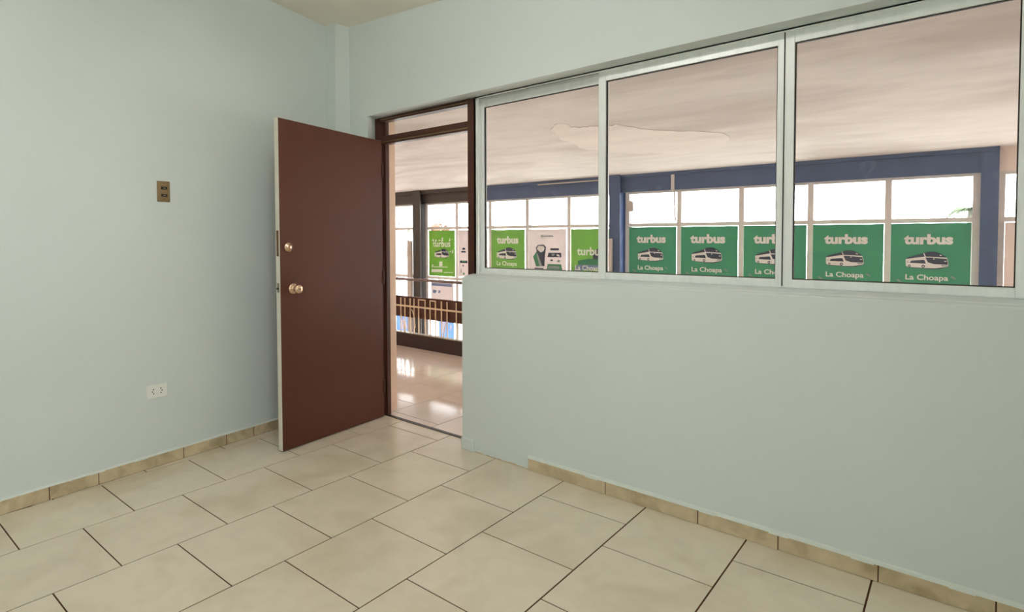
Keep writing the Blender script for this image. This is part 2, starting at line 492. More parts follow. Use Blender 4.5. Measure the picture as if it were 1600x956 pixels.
# ------------------------------------------------------------------ skirting
bl = struct(empty('baseboard_left', lw(1.2)), 'tan ceramic skirting tiles along the left wall', 'baseboard')
kids = []
bounds = [-1.9, -1.5, -1.05, -.6, -.15, .30, .62, 1.035, 1.259, 1.715, 1.988, 2.182, 2.55]
for i in range(len(bounds)-1):
    a, c = bounds[i]+.002, bounds[i+1]-.002
    h0 = .062+.008*(1-(a+1)/4); h1 = .062+.008*(1-(c+1)/4)
    b = MB()
    b.hexa([lw(a, .001, 0), lw(a, .001, -WT), lw(c, .001, -WT), lw(c, .001, 0), lw(a, h0, 0), lw(a, h0, -WT), lw(c, h1, -WT), lw(c, h1, 0)])
    kids.append(b.build('tile', M_SKIRT, bevel=.0012))
b = MB()
n = 60
for i in range(n):                    # ragged mortar edge on top of the tiles
    a = -1.9+4.45*i/n; c = -1.9+4.45*(i+1)/n
    ha = .0625+.008*(1-(a+1)/4); hc = .0625+.008*(1-(c+1)/4)
    d = random.uniform(-.004, .0005) if i % 3 == 0 else -.0005
    b.hexa([lw(a, ha+d, .001), lw(a, ha+d, -WT), lw(c, hc+d, -WT), lw(c, hc+d, .001), lw(a, ha+.008, -.004), lw(a, ha+.010, -WT), lw(c, hc+.010, -WT), lw(c, hc+.008, -.004)])
kids.append(b.build('mortar_edge', M_FILLET))
b = MB()
b.hexa([lw(-1.9, -.002, -.001), lw(-1.9, -.002, -WT), lw(2.55, -.002, -WT), lw(2.55, -.002, -.001), lw(-1.9, .063, -.003), lw(-1.9, .063, -WT), lw(2.55, .063, -WT), lw(2.55, .063, -.003)])
kids.append(b.build('grout_bed', M_GROUT))
adopt(bl, *kids)

bw = struct(empty('baseboard_window', (-.9, YW, 0)), 'tan ceramic skirting tiles under the window, missing near the door', 'baseboard')
kids = []
bounds = [-1.846, -1.377, -.925, -.602, -.267, .055, .40, .80, XR]
for i in range(len(bounds)-1):
    b = MB(); b.box(bounds[i]+.002, YW-.010, .001, bounds[i+1]-.002, YW+.002, .0645)
    kids.append(b.build('tile', M_SKIRT, bevel=.0012))
b = MB()
n = 40
for i in range(n):
    a = -1.846+2.846*i/n; c = -1.846+2.846*(i+1)/n
    d = random.uniform(-.005, 0) if i % 4 == 1 else 0
    b.hexa([(a, YW-.012, .0645+d), (c, YW-.012, .0645+d), (c, YW+.001, .0645+d), (a, YW+.001, .0645+d),
            (a, YW-.008, .075), (c, YW-.008, .075), (c, YW+.001, .078), (a, YW+.001, .078)])
kids.append(b.build('mortar_edge', M_FILLET))
kids.append(bx('grout_bed', -1.846, YW-.007, -.002, XR, YW+.001, .063, M_GROUT))
pt = MB(); pt.box(-2.338, YW-.009, .001, -2.238, YW+.002, .068)
kids.append(pt.build('painted_tile', M_WALL, bevel=.002))
adopt(bw, *kids)
# bare mortar line where skirting is missing
b = MB()
for i in range(14):
    a = -2.232+.386*i/14; c = -2.232+.386*(i+1)/14
    h = random.uniform(.002, .007)
    b.box(a, YW-random.uniform(.001, .004), -.002, c, YW+.001, h)
o = b.build('mortar_trace', M_SKIRT); adopt(bw, o)

# ------------------------------------------------------------------ hall: floor, void, ceiling, side walls
YR = 4.66                        # railing line
YF = 7.70                        # far glazing
def zhall(y): return 2.50-.395*(y-2.9)/4.8      # the hall ceiling falls towards the far windows
b = MB(); b.box(-10, 2.775, -.22, 2.0, YR+.12, -.0022)
hf = struct(b.build('floor_hall', M_GROUT), 'glossy pinkish tiled floor of the hall outside the door', 'floor')
HX = [-2.75+.465*k for k in range(-15, 4)]
for ci in range(len(HX)-1):
    base_y = 2.868 if ci % 2 == 0 else 3.10
    for k in range(-2, 6):
        y0, y1 = base_y+.465*(k-1), base_y+.465*k
        y0, y1 = max(y0+.003, 2.792), min(y1-.003, YR+.10)
        if y1-y0 < .02: continue
        mb = MB(); mb.prism([(HX[ci]+.003, y0), (HX[ci+1]-.003, y0), (HX[ci+1]-.003, y1), (HX[ci]+.003, y1)], -.009, 0, inset=.001)
        mb.build('tile', M_HTILE, hf)
b = MB()
b.hexa([(-10.2, YO, zhall(YO)), (2.2, YO, zhall(YO)), (2.2, YF+.2, zhall(YF+.2)), (-10.2, YF+.2, zhall(YF+.2)),
        (-10.2, YO, 2.8), (2.2, YO, 2.8), (2.2, YF+.2, 2.6), (-10.2, YF+.2, 2.6)])
hc = struct(b.build('ceiling_hall', M_HCEIL), 'wide peach hall ceiling with paler repainted patch', 'ceiling')
# paler repaired patch in the hall ceiling, a thin skim coat with wavy rim
patch = [(-3.11, 4.85), (-3.0, 4.77), (-2.93, 4.79), (-2.95, 4.92), (-2.88, 5.0), (-2.77, 5.0), (-2.63, 5.07), (-2.53, 5.09), (-2.41, 5.34), (-2.17, 5.59), (-1.9, 5.8), (-1.82, 5.97), (-1.9, 6.24), (-2.07, 6.48), (-2.43, 6.55), (-2.65, 6.57), (-2.69, 6.48), (-3.0, 6.28), (-3.06, 6.05), (-3.26, 5.95), (-3.32, 5.88), (-3.33, 5.66), (-3.3, 5.38), (-3.24, 5.09)]
sm = []
for i in range(len(patch)):
    p0, p1, p2, p3 = [Vector(patch[(i+k-1) % len(patch)]) for k in range(4)]
    for t in (0, .33, .67):
        q = .5*((2*p1)+(-p0+p2)*t+(2*p0-5*p1+4*p2-p3)*t*t+(-p0+3*p1-3*p2+p3)*t**3)
        sm.append((q.x+random.uniform(-.025, .025), q.y+random.uniform(-.035, .035)))
n = len(sm)
b = MB(); b.add([(x, y, zhall(y)-.004) for x, y in sm]+[(x, y, zhall(y)+.002) for x, y in sm],
                [tuple(range(n)), tuple(reversed(range(n, 2*n)))]+[(i, (i+1) % n, n+(i+1) % n, n+i) for i in range(n)])
b.build('repaired_patch', M_PATCH, hc)
struct(bx('wall_hall_left', -10.2, 2.9, -3.3, -10, YF+.2, 2.6, M_PEACH), 'peach end wall of the hall far to the left', 'wall')
struct(bx('wall_hall_right', 2.0, 2.9, -3.3, 2.2, YF+.2, 2.6, M_PEACH), 'peach end wall of the hall on the right', 'wall')
struct(bx('wall_hall_below', -10, YR+.02, -3.3, 2.0, YR+.12, -.22, M_PEACH), 'peach wall below the gallery edge', 'wall')
struct(bx('floor_lower_hall', -10, YR+.1, -3.4, 2.0, YF+.2, -3.3, M_LOWER), 'floor of the lower hall below the gallery', 'floor')
struct(bx('trim_1', XD0-.02, 2.762, -.006, XD1+.02, 2.790, .004, M_KICK), 'dark threshold strip across the doorway', 'threshold')

# ------------------------------------------------------------------ door frame with transom light
df = struct(empty('trim_2', (-2.77, 2.78, 0)), 'dark brown timber door frame with narrow transom light', 'door frame')
kids = []
FY0, FY1 = 2.748, 2.812
kids.append(bx('post', -3.252, FY0, .0, -3.192, FY1, zhead(-3.2), M_BROWN2, bevel=.002))
kids.append(bx('stop', -3.193, FY0+.03, .0, -3.172, FY1, zhead(-3.2), M_BROWN2, bevel=.002))
kids.append(bx('post', -2.374, FY0, .0, -2.326, FY1, zhead(-2.35)-.004, M_BROWN2, bevel=.002))
b = MB()
b.hexa([(-3.20, FY0+.004, 2.106), (-2.36, FY0+.004, 2.106), (-2.36, FY1, 2.106), (-3.20, FY1, 2.106),
        (-3.20, FY0+.004, zhead(-3.2)), (-2.36, FY0+.004, zhead(-2.36)), (-2.36, FY1, zhead(-2.36)), (-3.20, FY1, zhead(-3.2))])
kids.append(b.build('head', M_BROWN2, bevel=.002))
kids.append(bx('highlight_strip', -3.19, FY0-.002, 2.116, -2.374, FY0+.006, 2.120, M_BRASS_P))  # thin pale strip drawing the highlight along the head
kids.append(bx('transom_bar', -3.20, FY0+.002, 1.967, -2.36, FY1, 2.002, M_BROWN2, bevel=.002))
kids.append(bx('door_stop', -3.19, FY0+.012, 1.946, -2.372, FY1-.005, 1.960, M_BROWN2))
kids.append(bx('highlight_strip', -3.19, FY0+.008, 1.959, -2.374, FY1-.01, 1.966, M_BRASS_P))  # pale strip in place of the highlight below the transom bar
kids.append(bx('transom_pane', -3.19, 2.779, 2.0, -2.37, 2.783, 2.108, M_GLASS))
adopt(df, *kids)

# ------------------------------------------------------------------ door leaf standing open
hin = Vector((-3.160, 2.731, .006))
dd = Vector((.080, -.9968, 0)).normalized()
dn = Vector((dd.y, -dd.x, 0)); dn = dn if dn.x < 0 else -dn      # towards the left wall
DT = .038; DW = .859
dr = struct(empty('door_1', tuple(hin)), 'dark brown flush door standing open with white edge and brass knob', 'door')
kids = []
def dpt(s, n_, z): p = hin+dd*s+dn*n_; return (p.x, p.y, z)
zt0, zt1 = 1.964, 1.997
b = MB()
b.hexa([dpt(0, 0, .006), dpt(DW, 0, .006), dpt(DW, DT, .006), dpt(0, DT, .006), dpt(0, 0, zt0), dpt(DW, 0, zt1), dpt(DW, DT, zt1), dpt(0, DT, zt0)])
kids.append(b.build('leaf', M_BROWN, bevel=.0015))
b = MB()      # white painted lock edge
b.hexa([dpt(DW-.002, .002, .008), dpt(DW+.0015, .002, .008), dpt(DW+.0015, DT+.001, .008), dpt(DW-.002, DT+.001, .008),
        dpt(DW-.002, .002, zt1+.0005), dpt(DW+.0015, .002, zt1+.0005), dpt(DW+.0015, DT+.001, zt1+.0005), dpt(DW-.002, DT+.001, zt1+.0005)])
kids.append(b.build('white_edge', M_EDGE))
b = MB()      # white painted top edge
b.hexa([dpt(0, .003, zt0-.002), dpt(DW, .003, zt1-.002), dpt(DW, DT+.001, zt1-.002), dpt(0, DT+.001, zt0-.002),
        dpt(0, .003, zt0+.0012), dpt(DW, .003, zt1+.0012), dpt(DW, DT+.001, zt1+.0012), dpt(0, DT+.001, zt0+.0012)])
kids.append(b.build('top_edge', M_EDGE))
ax = -dn
b = MB(); b.lathe([(.001, 0), (.033, 0), (.034, .004), (.031, .010), (.022, .013), (.013, .015), (.012, .030), (.016, .036), (.024, .043), (.0275, .052), (.0275, .060), (.024, .067), (.016, .070), (.001, .0705)], dpt(.772, 0, .980), ax)
kn = b.build('knob', M_BRASS, smooth=True); kids.append(kn)
b = MB(); b.lathe([(.001, 0), (.006, 0), (.006, .0015), (.001, .0015)], Vector(dpt(.772, 0, .980))+ax*.0703, ax, seg=14)
kids.append(b.build('keyhole', M_RUST))
b = MB(); b.lathe([(.001, 0), (.030, 0), (.030, .005), (.026, .012), (.016, .015), (.0155, .017), (.001, .0172)], dpt(.803, 0, 1.232), ax)
kids.append(b.build('deadbolt', M_BRASS, smooth=True))
b = MB(); b.box(-.0015, -.001, -.009, .0015, .001, .009)
o = b.build('key_slot', M_RUST); o.location = Vector(dpt(.803, 0, 1.232))+ax*.0175
kids.append(o)
def edgeplate(name, z0, z1, m, n0=.010, n1=.030):
    b = MB()
    b.hexa([dpt(DW+.001, n0, z0), dpt(DW+.003, n0, z0), dpt(DW+.003, n1, z0), dpt(DW+.001, n1, z0),
            dpt(DW+.001, n0, z1), dpt(DW+.003, n0, z1), dpt(DW+.003, n1, z1), dpt(DW+.001, n1, z1)])
    return b.build(name, m)
kids.append(edgeplate('mortise_plate', 1.178, 1.332, M_RUST))
kids.append(edgeplate('latch_plate', .962, 1.018, M_STEEL))
b = MB(); b.tube([dpt(DW+.002, .02, .985), dpt(DW+.011, .02, .985)], .006, 10); kids.append(b.build('latch_bolt', M_BLACK))
b = MB(); b.lathe([(.001, 0), (.03, 0), (.03, .006), (.012, .012), (.012, .03), (.026, .045), (.026, .058), (.001, .066)], dpt(.772, DT, .980), dn)
kids.append(b.build('knob', M_BRASS, smooth=True))
for z in (.22, 1.0, 1.76):
    b = MB(); b.tube([dpt(-.004, -.004, z-.045), dpt(-.004, -.004, z+.045)], .006, 10)
    kids.append(b.build('hinge', M_BROWN2))
adopt(dr, *kids)

# ------------------------------------------------------------------ aluminium sliding window
wi = struct(empty('window_1', (-1.1, 2.78, 1.07)), 'three-leaf aluminium sliding window above the half wall', 'window')
kids = []
xj0, xj1 = -2.322, XW1-.003
# outer frame: head and sill channel, two jambs
b = MB()
for (ya, yb, h) in ((2.752, 2.757, .012), (2.786, 2.790, .020), (2.824, 2.832, .028)):
    b.hexa([(xj0, ya, zhead(xj0)-h), (xj1, ya, zhead(xj1)-h), (xj1, yb, zhead(xj1)-h), (xj0, yb, zhead(xj0)-h),
            (xj0, ya, zhead(xj0)), (xj1, ya, zhead(xj1)), (xj1, yb, zhead(xj1)), (xj0, yb, zhead(xj0))])
kids.append(b.build('head_track', M_ALU))
b = MB()
b.hexa([(xj0, 2.752, zhead(xj0)-.005), (xj1, 2.752, zhead(xj1)-.005), (xj1, 2.832, zhead(xj1)-.005), (xj0, 2.832, zhead(xj0)-.005),
        (xj0, 2.752, zhead(xj0)), (xj1, 2.752, zhead(xj1)), (xj1, 2.832, zhead(xj1)), (xj0, 2.832, zhead(xj0))])
kids.append(b.build('track_gap', M_ALU_D))
b = MB()
zs = lambda x: zsill(x)+.014
b.hexa([(xj0, 2.762, zs(xj0)), (xj1, 2.762, zs(xj1)), (xj1, 2.832, zs(xj1)), (xj0, 2.832, zs(xj0)),
        (xj0, 2.762, zs(xj0)+.010), (xj1, 2.762, zs(xj1)+.010), (xj1, 2.832, zs(xj1)+.016), (xj0, 2.832, zs(xj0)+.016)])
kids.append(b.build('sill_track', M_ALU))
b = MB(); b.box(xj0, 2.752, zsill(xj0)+.014, xj0+.012, 2.832, zhead(xj0)-.002); b.box(xj0, 2.752, zsill(xj0)+.014, xj0+.030, 2.760, zhead(xj0)-.002)
b.box(xj0, 2.784, zsill(xj0)+.014, xj0+.030, 2.790, zhead(xj0)-.002)
kids.append(b.build('jamb', M_ALU))
b = MB(); b.box(xj1-.012, 2.752, zsill(xj1)+.014, xj1, 2.832, zhead(xj1)-.002)
kids.append(b.build('jamb', M_ALU))

def sash(xa, xb, y0, wl_, wr_, top, bot, dt=.03, zoff=0.0):
    """one leaf: two stiles and two rails, with gasket and pane"""
    y1 = y0+dt
    za = zsill(xa)+.020+zoff; zb = zsill(xb)+.020+zoff
    ta = zhead(xa)-.008; tb = zhead(xb)-.008
    def zl(x): return za+(zb-za)*(x-xa)/(xb-xa)
    def zt(x): return ta+(tb-ta)*(x-xa)/(xb-xa)
    b = MB()
    def piece(x0_, x1_, f0, f1, yo=0.0):
        b.hexa([(x0_, y0+yo, f0(x0_)), (x1_, y0+yo, f0(x1_)), (x1_, y1, f0(x1_)), (x0_, y1, f0(x0_)),
                (x0_, y0+yo, f1(x0_)), (x1_, y0+yo, f1(x1_)), (x1_, y1, f1(x1_)), (x0_, y1, f1(x0_))])
    piece(xa, xa+wl_, zl, zt); piece(xb-wr_, xb, zl, zt)
    piece(xa+wl_, xb-wr_, zl, lambda x: zl(x)+bot, .002); piece(xa+wl_, xb-wr_, lambda x: zt(x)-top, zt, .002)
    fr = b.build('sash', M_ALU, bevel=.0015)
    b = MB(); g = .004
    def ring(x0_, x1_, f0, f1):
        b.hexa([(x0_, y0+.008, f0(x0_)), (x1_, y0+.008, f0(x1_)), (x1_, y0+.020, f0(x1_)), (x0_, y0+.020, f0(x0_)),
                (x0_, y0+.008, f1(x0_)), (x1_, y0+.008, f1(x1_)), (x1_, y0+.020, f1(x1_)), (x0_, y0+.020, f1(x0_))])
    i0, i1 = xa+wl_, xb-wr_
    ring(i0-.001, i0+g, lambda x: zl(x)+bot, lambda x: zt(x)-top); ring(i1-g, i1+.001, lambda x: zl(x)+bot, lambda x: zt(x)-top)
    ring(i0, i1, lambda x: zl(x)+bot-.001, lambda x: zl(x)+bot+g); ring(i0, i1, lambda x: zt(x)-top-g, lambda x: zt(x)-top+.001)
    gk = b.build('gasket', M_ALU_D)
    b = MB()
    b.hexa([(i0, y0+.012, zl(i0)+bot), (i1, y0+.012, zl(i1)+bot), (i1, y0+.016, zl(i1)+bot), (i0, y0+.016, zl(i0)+bot),
            (i0, y0+.012, zt(i0)-top), (i1, y0+.012, zt(i1)-top), (i1, y0+.016, zt(i1)-top), (i0, y0+.016, zt(i0)-top)])
    pn = b.build('pane', M_GLASS)
    bpy.context.view_layer.update()
    gk.parent = fr; pn.parent = fr
    return fr
kids.append(sash(-2.302, -1.46, 2.792, .022, .045, .050, .030))
kids.append(sash(-1.484, -.6275, 2.754, .040, .026, .052, .034))
kids.append(sash(-.6265, .1285, 2.754, .036, .044, .052, .034))
kids.append(bx('interlock', -.6290, 2.751, 1.078, -.6250, 2.756, 2.136, M_ALU_D))
b = MB(); b.hexa([(-.672, 2.772, 2.088), (-.654, 2.772, 2.088), (-.654, 2.776, 2.088), (-.672, 2.776, 2.088), (-.690, 2.772, 2.094), (-.654, 2.772, 2.094), (-.654, 2.776, 2.094), (-.690, 2.776, 2.094)])
adopt(wi, *kids)

# ------------------------------------------------------------------ switch and socket on the left wall
def wallbox(b, s0_, s1_, z0, z1, o0, o1, mi=0):
    b.hexa([lw(s0_, z0, o0), lw(s0_, z0, o1), lw(s1_, z0, o1), lw(s1_, z0, o0), lw(s0_, z1, o0), lw(s0_, z1, o1), lw(s1_, z1, o1), lw(s1_, z1, o0)], mi)
sw = tag(empty('light_switch', lw(1.633, 1.555, -WT)), 'brass switch plate with two dark rockers on the left wall', 'switch')
b = MB(); wallbox(b, 1.596, 1.670, 1.496, 1.613, -WT, -WT+.006); k1 = b.build('plate', M_BRASS_P, bevel=.004)
b = MB(); wallbox(b, 1.618, 1.653, 1.566, 1.582, -WT+.005, -WT+.009); k2 = b.build('rocker', M_BLACK, bevel=.003)
b = MB(); wallbox(b, 1.618, 1.653, 1.525, 1.541, -WT+.005, -WT+.009); k3 = b.build('rocker', M_BLACK, bevel=.003)
b = MB(); wallbox(b, 1.629, 1.642, 1.571, 1.576, -WT+.008, -WT+.0105); k4 = b.build('toggle_mark', M_STEEL)
b = MB(); wallbox(b, 1.629, 1.642, 1.531, 1.536, -WT+.008, -WT+.0105); k5 = b.build('toggle_mark', M_STEEL)
b = MB(); b.lathe([(.0005, 0), (.003, 0), (.0025, .001), (.0005, .001)], lw(1.634, 1.511, -WT+.006), LN, seg=10); k6 = b.build('screw', M_RUST)
b = MB(); b.lathe([(.0005, 0), (.003, 0), (.0025, .001), (.0005, .001)], lw(1.634, 1.606, -WT+.006), LN, seg=10); k7 = b.build('screw', M_STEEL)
adopt(sw, k1, k2, k3, k4, k5, k6, k7)
so = tag(empty('power_socket', lw(1.571, .425, -WT)), 'white double power socket low on the left wall', 'socket')
b = MB(); wallbox(b, 1.514, 1.629, .388, .463, -WT, -WT+.008); ks = [b.build('plate', M_WHITEPL, bevel=.003)]
for cx in (1.551, 1.592):
    for k, (du, dv) in enumerate(((0, .012), (-.006, .0), (0, -.012)) if cx < 1.57 else ((0, .012), (.006, .0), (0, -.012))):
        b = MB(); b.lathe([(.0003, 0), (.0034, 0), (.0034, .0006), (.0003, .0006)], lw(cx+du, .427+dv, -WT+.008), LN, seg=12)
        ks.append(b.build('pin_hole', M_BLACK))
adopt(so, *ks)

# ------------------------------------------------------------------ gallery railing
ra = tag(empty('gallery_railing', (-4.6, YR, 0)), 'brown gallery railing with ivory iron bars seen through the doorway', 'railing')
kids = []
RX0, RX1 = -9.0, 1.95
b = MB(); b.box(RX0, YR-.02, .774, RX1, YR+.03, .803); kids.append(b.build('handrail', M_RAIL, bevel=.008))
kids.append(bx('board', RX0, YR+.022, .342, RX1, YR+.050, .585, M_RAILB, bevel=.003))
kids.append(bx('kick_board', RX0, YR-.01, -.002, RX1, YR+.05, .157, M_KICK, bevel=.003))
kids.append(bx('kick_rail', RX0, YR-.012, .157, RX1, YR+.052, .166, M_STEEL))
kids.append(bx('middle_bar', RX0, YR-.002, .466, RX1, YR+.006, .484, M_IVORY))
for x in (RX0, -6.6, RX1-.05):
    kids.append(bx('post', x, YR-.01, 0, x+.05, YR+.04, .78, M_RAILB))
seq = [-5.08, -5.01, -4.92, -4.855, -4.78, -4.675, -4.595, -4.51, -4.42, -4.335, -4.20]
xs = []
k = -3
while True:
    base = seq[0]+k*.98
    for s_ in seq:
        x = s_+k*.98
        if RX0+.1 < x < -2.2: xs.append(x)
    k += 1
    if base > -2.2: break
proto = None
for i, x in enumerate(sorted(set(round(v, 3) for v in xs))):
    if proto is None:
        b = MB(); b.box(-.0048, -.006, .158, .0048, .006, .568)
        proto = b.build('baluster', M_IVORY); o = proto
    else:
        o = proto.copy(); COL.objects.link(o)
    o.location = (x, YR+.006, 0)
    kids.append(o)
for x0_, x1_ in ((-4.78, -4.675), (-4.595, -4.51), (-5.76, -5.655), (-3.80, -3.695)):
    kids.append(bx('cross_link', x0_-.006, YR, .556, x1_+.006, YR+.012, .568, M_IVORY))
for (cx, z0, m_) in ((-4.87, .44, 1), (-4.36, .36, -1), (-5.05, .36, 1), (-3.95, .40, 1)):   # scrolls
    b = MB()
    pts = [(cx+m_*(.06*math.sin(t*1.6)-.03), YR+.006, z0-.20*t+.02*math.sin(t*6)) for t in [k/12 for k in range(13)]]
    b.tube(pts, .006, 6); kids.append(b.build('scroll', M_IVORY, smooth=True))
adopt(ra, *kids)

# ------------------------------------------------------------------ far glazing beyond the void
rows = [(1.4456, 1.8500), (.5475, 1.3994), (.005, .4985), (-.975, -.135)]
def far_bay(name, label, edges, bottom=-3.2, hw=.029):
    st = struct(empty(name, ((edges[0]+edges[-1])/2, YF, bottom)), label, 'window')
    ks = []
    for x in edges:
        ks.append(bx('mullion', x-hw, YF-.04, bottom, x+hw, YF+.04, 1.881, M_MULL))
    for (za, zb) in ((1.850, 1.881), (1.3994, 1.4456), (.4985, .5475), (-.135, .005), (-1.045, -.975)):
        ks.append(bx('transom_bar', edges[0]+hw, YF-.036, za, edges[-1]-hw, YF+.036, zb, M_MULL))
    ks.append(bx('apron', edges[0]+hw, YF-.03, bottom, edges[-1]-hw, YF+.03, -1.045, M_PEACH))
    for i in range(len(edges)-1):
        for (za, zb) in rows:
            ks.append(bx('pane', edges[i]+hw-.004, YF-.003, za-.004, edges[i+1]-hw+.004, YF+.003, zb+.004, M_GLASS_FAR))
    adopt(st, *ks)
    return st
far_bay('window_3', 'far hall window bay left of the grey pillar with clear panes', [-9.73, -9.135, -8.505, -7.878])
far_bay('window_4', 'far hall window bay between grey and blue pillars with light green posters', [-7.620, -6.874, -6.125, -5.373, -4.613, -3.913])
far_bay('window_5', 'far hall window bay with five emerald posters', [-3.679, -2.958, -2.198, -1.463, -.749, -.0525])
far_bay('window_6', 'far hall window bay at the right end beside blue pillar', [.127, .945, 1.75], hw=.024)
# beam under the ceiling with a ledge on top
ZC = zhall(YF)
bmg = struct(bx('trim_3', -10, YF-.07, 1.878, -6.3, YF+.10, ZC+.05, M_GREYB), 'grey brown steel beam over the far windows on the left', 'beam')
bx('ledge', -10, YF-.14, 2.055, -6.3, YF-.065, zhall(YF-.1)+.03, M_GREYB, bmg)
bmb = struct(bx('trim_4', -6.3, YF-.07, 1.878, .105, YF+.10, ZC+.05, M_BLUE), 'slate blue steel beam over the far windows', 'beam')
bx('ledge', -6.3, YF-.12, 2.078, .105, YF-.065, zhall(YF-.1)+.03, M_BLUE, bmb)
bx('pale_strip', -5.11, YF-.135, 2.058, -4.03, YF-.118, 2.074, M_PALE, bmb)
bx('joint_plate', -3.052, YF-.085, 1.878, -3.010, YF-.068, 2.08, M_MULL, bmb)
struct(bx('wall_far_lintel', .106, YF-.035, 1.881, 2.0, YF+.12, ZC+.05, M_PEACH), 'peach lintel above the right end window', 'wall')

def pillar(name, x0_, x1_, m, label, y0_=YF-.18):
    o = struct(empty(name, ((x0_+x1_)/2, YF, -3.3)), label, 'pillar')
    d = x1_-x0_
    zt = zhall(y0_)+.02
    a = bx('flange', x0_, y0_, -3.3, x1_, y0_+.022, zt, m)
    c = bx('web', x0_+d*.38, y0_+.022, -3.3, x1_-d*.38, YF+.06, zt, m)
    e = bx('rear_flange', x0_, YF+.06, -3.3, x1_, YF+.08, zt, m)
    adopt(o, a, c, e)
    return o
pillar('trim_5', -7.847, -7.651, M_GREYB, 'dark grey steel pillar seen through the doorway')
pillar('trim_6', -3.885, -3.728, M_BLUE, 'slate blue steel pillar between the two poster bays')
pillar('trim_7', -.0245, .105, M_BLUE, 'slate blue corner pillar at the right end of the posters', YF-.10)
tag(bx('pale_post', -7.924, YF-.26, -3.3, -7.819, YF-.205, 1.195, M_PALE, bevel=.008), 'pale narrow post standing against the dark grey pillar', 'post')
tag(bx('pale_post', -3.920, YF-.26, -3.3, -3.815, YF-.205, 1.237, M_PALE, bevel=.008), 'pale narrow post standing against the slate blue middle pillar', 'post')
# small rounded box high on the window beside the blue pillar
b = MB()
prof = []
for t in range(13):
    a = math.pi*t/12; prof.append((-3.612+.042*math.cos(a), 1.713+.042*math.sin(a)))
prof = [(-3.570, 1.612)]+prof+[(-3.654, 1.612)]
b.add([(x, YF-.10, z) for x, z in prof]+[(x, YF-.038, z) for x, z in prof],
      [tuple(range(len(prof))), tuple(reversed(range(len(prof), 2*len(prof))))]+[(i, (i+1) % len(prof), len(prof)+(i+1) % len(prof), len(prof)+i) for i in range(len(prof))])
tag(b.build('alarm_box', M_PALE), 'small greyish round-topped box on the upper pane beside the blue pillar', 'box')
b = MB(); b.tube([(-3.010, YF-.078, 1.885), (-3.007, YF-.075, 1.685), (-3.0, YF-.06, 1.468)], .010, 8)
tag(b.build('conduit', M_MULL, smooth=True), 'thin grey conduit hanging from the blue beam', 'pipe')

# ------------------------------------------------------------------ posters
def text_mesh(s, width, m, name, bold=.012):
    cu = bpy.data.curves.new(name, 'FONT'); cu.body = s; cu.size = 1; cu.offset = bold; cu.resolution_u = 3
    cu.align_x = 'LEFT'
    to = bpy.data.objects.new(name, cu); COL.objects.link(to)
    bpy.context.view_layer.update()
    dg = bpy.context.evaluated_depsgraph_get()
    me = bpy.data.meshes.new_from_object(to.evaluated_get(dg))
    bpy.data.objects.remove(to, do_unlink=True)
    xs_ = [v.co.x for v in me.vertices]
    k_ = width/(max(xs_)-min(xs_)); x0_ = min(xs_)
    for v in me.vertices:
        v.co = Vector(((v.co.x-x0_)*k_, 0, v.co.y*k_))
    me.materials.clear(); me.materials.append(m)
    return me
TXT = {}
PY = YF-.050                    # sheets hang on the room side of the mullions
TY = PY-.006
class Poster:
    """sheet hung on the far glazing; u, v run 0..1 across and up the sheet"""
    def __init__(s, name, x0, x1, z0, z1, m, label, cat='poster', group=None):
        s.x0, s.x1, s.z0, s.z1 = x0, x1, z0, z1
        s.e = tag(empty(name, ((x0+x1)/2, PY, z0)), label, cat, group)
        n_ = 6; vs = []; fs = []
        for i in range(n_+1):
            x = x0+(x1-x0)*i/n_
            dz = .003*math.sin(i*2.1+x0*3); yy = PY+.002*math.sin(i*1.3+x0*5)
            vs += [(x, yy, z0+dz), (x, yy, z1+dz*.7), (x, yy+.0015, z0+dz), (x, yy+.0015, z1+dz*.7)]
        for i in range(n_):
            p = 4*i; q = p+4
            fs += [(p, q, q+1, p+1), (p+2, p+3, q+3, q+2), (p+1, q+1, q+3, p+3), (p, p+2, q+2, q)]
        fs += [(0, 1, 3, 2), (4*n_, 4*n_+2, 4*n_+3, 4*n_+1)]
        b = MB(); b.add(vs, fs)
        adopt(s.e, b.build('sheet', m))
    def pt(s, u, v): return s.x0+u*(s.x1-s.x0), s.z0+v*(s.z1-s.z0)
    def text(s, body, u, v, wu, m, zs=1.0, bold=.012):
        wd = round(wu*(s.x1-s.x0), 4)
        key = (body, wd, m.name, bold)
        if key not in TXT: TXT[key] = text_mesh(body, wd, m, 'lettering', bold)
        o = bpy.data.objects.new('lettering', TXT[key]); COL.objects.link(o)
        x, z = s.pt(u, v); o.location = (x, TY, z); o.scale = (1, 1, zs)
        adopt(s.e, o)
    def ink(s, pts, m, name='print_patch', lift=0.0):
        b = MB(); b.add([(s.pt(u, v)[0], TY-lift, s.pt(u, v)[1]) for u, v in pts], [tuple(range(len(pts)))])
        adopt(s.e, b.build(name, m, fixn=False))
    def bus(s, u, v, wu, hs=1.0):
        global BUS_USED
        if not BUS_USED: o = BUS; BUS_USED = True
        else: o = BUS.copy(); COL.objects.link(o)
        x, z = s.pt(u, v); wd = wu*(s.x1-s.x0)
        o.location = (x, TY+.001, z); o.scale = (wd, 1, wd*hs)
        adopt(s.e, o)

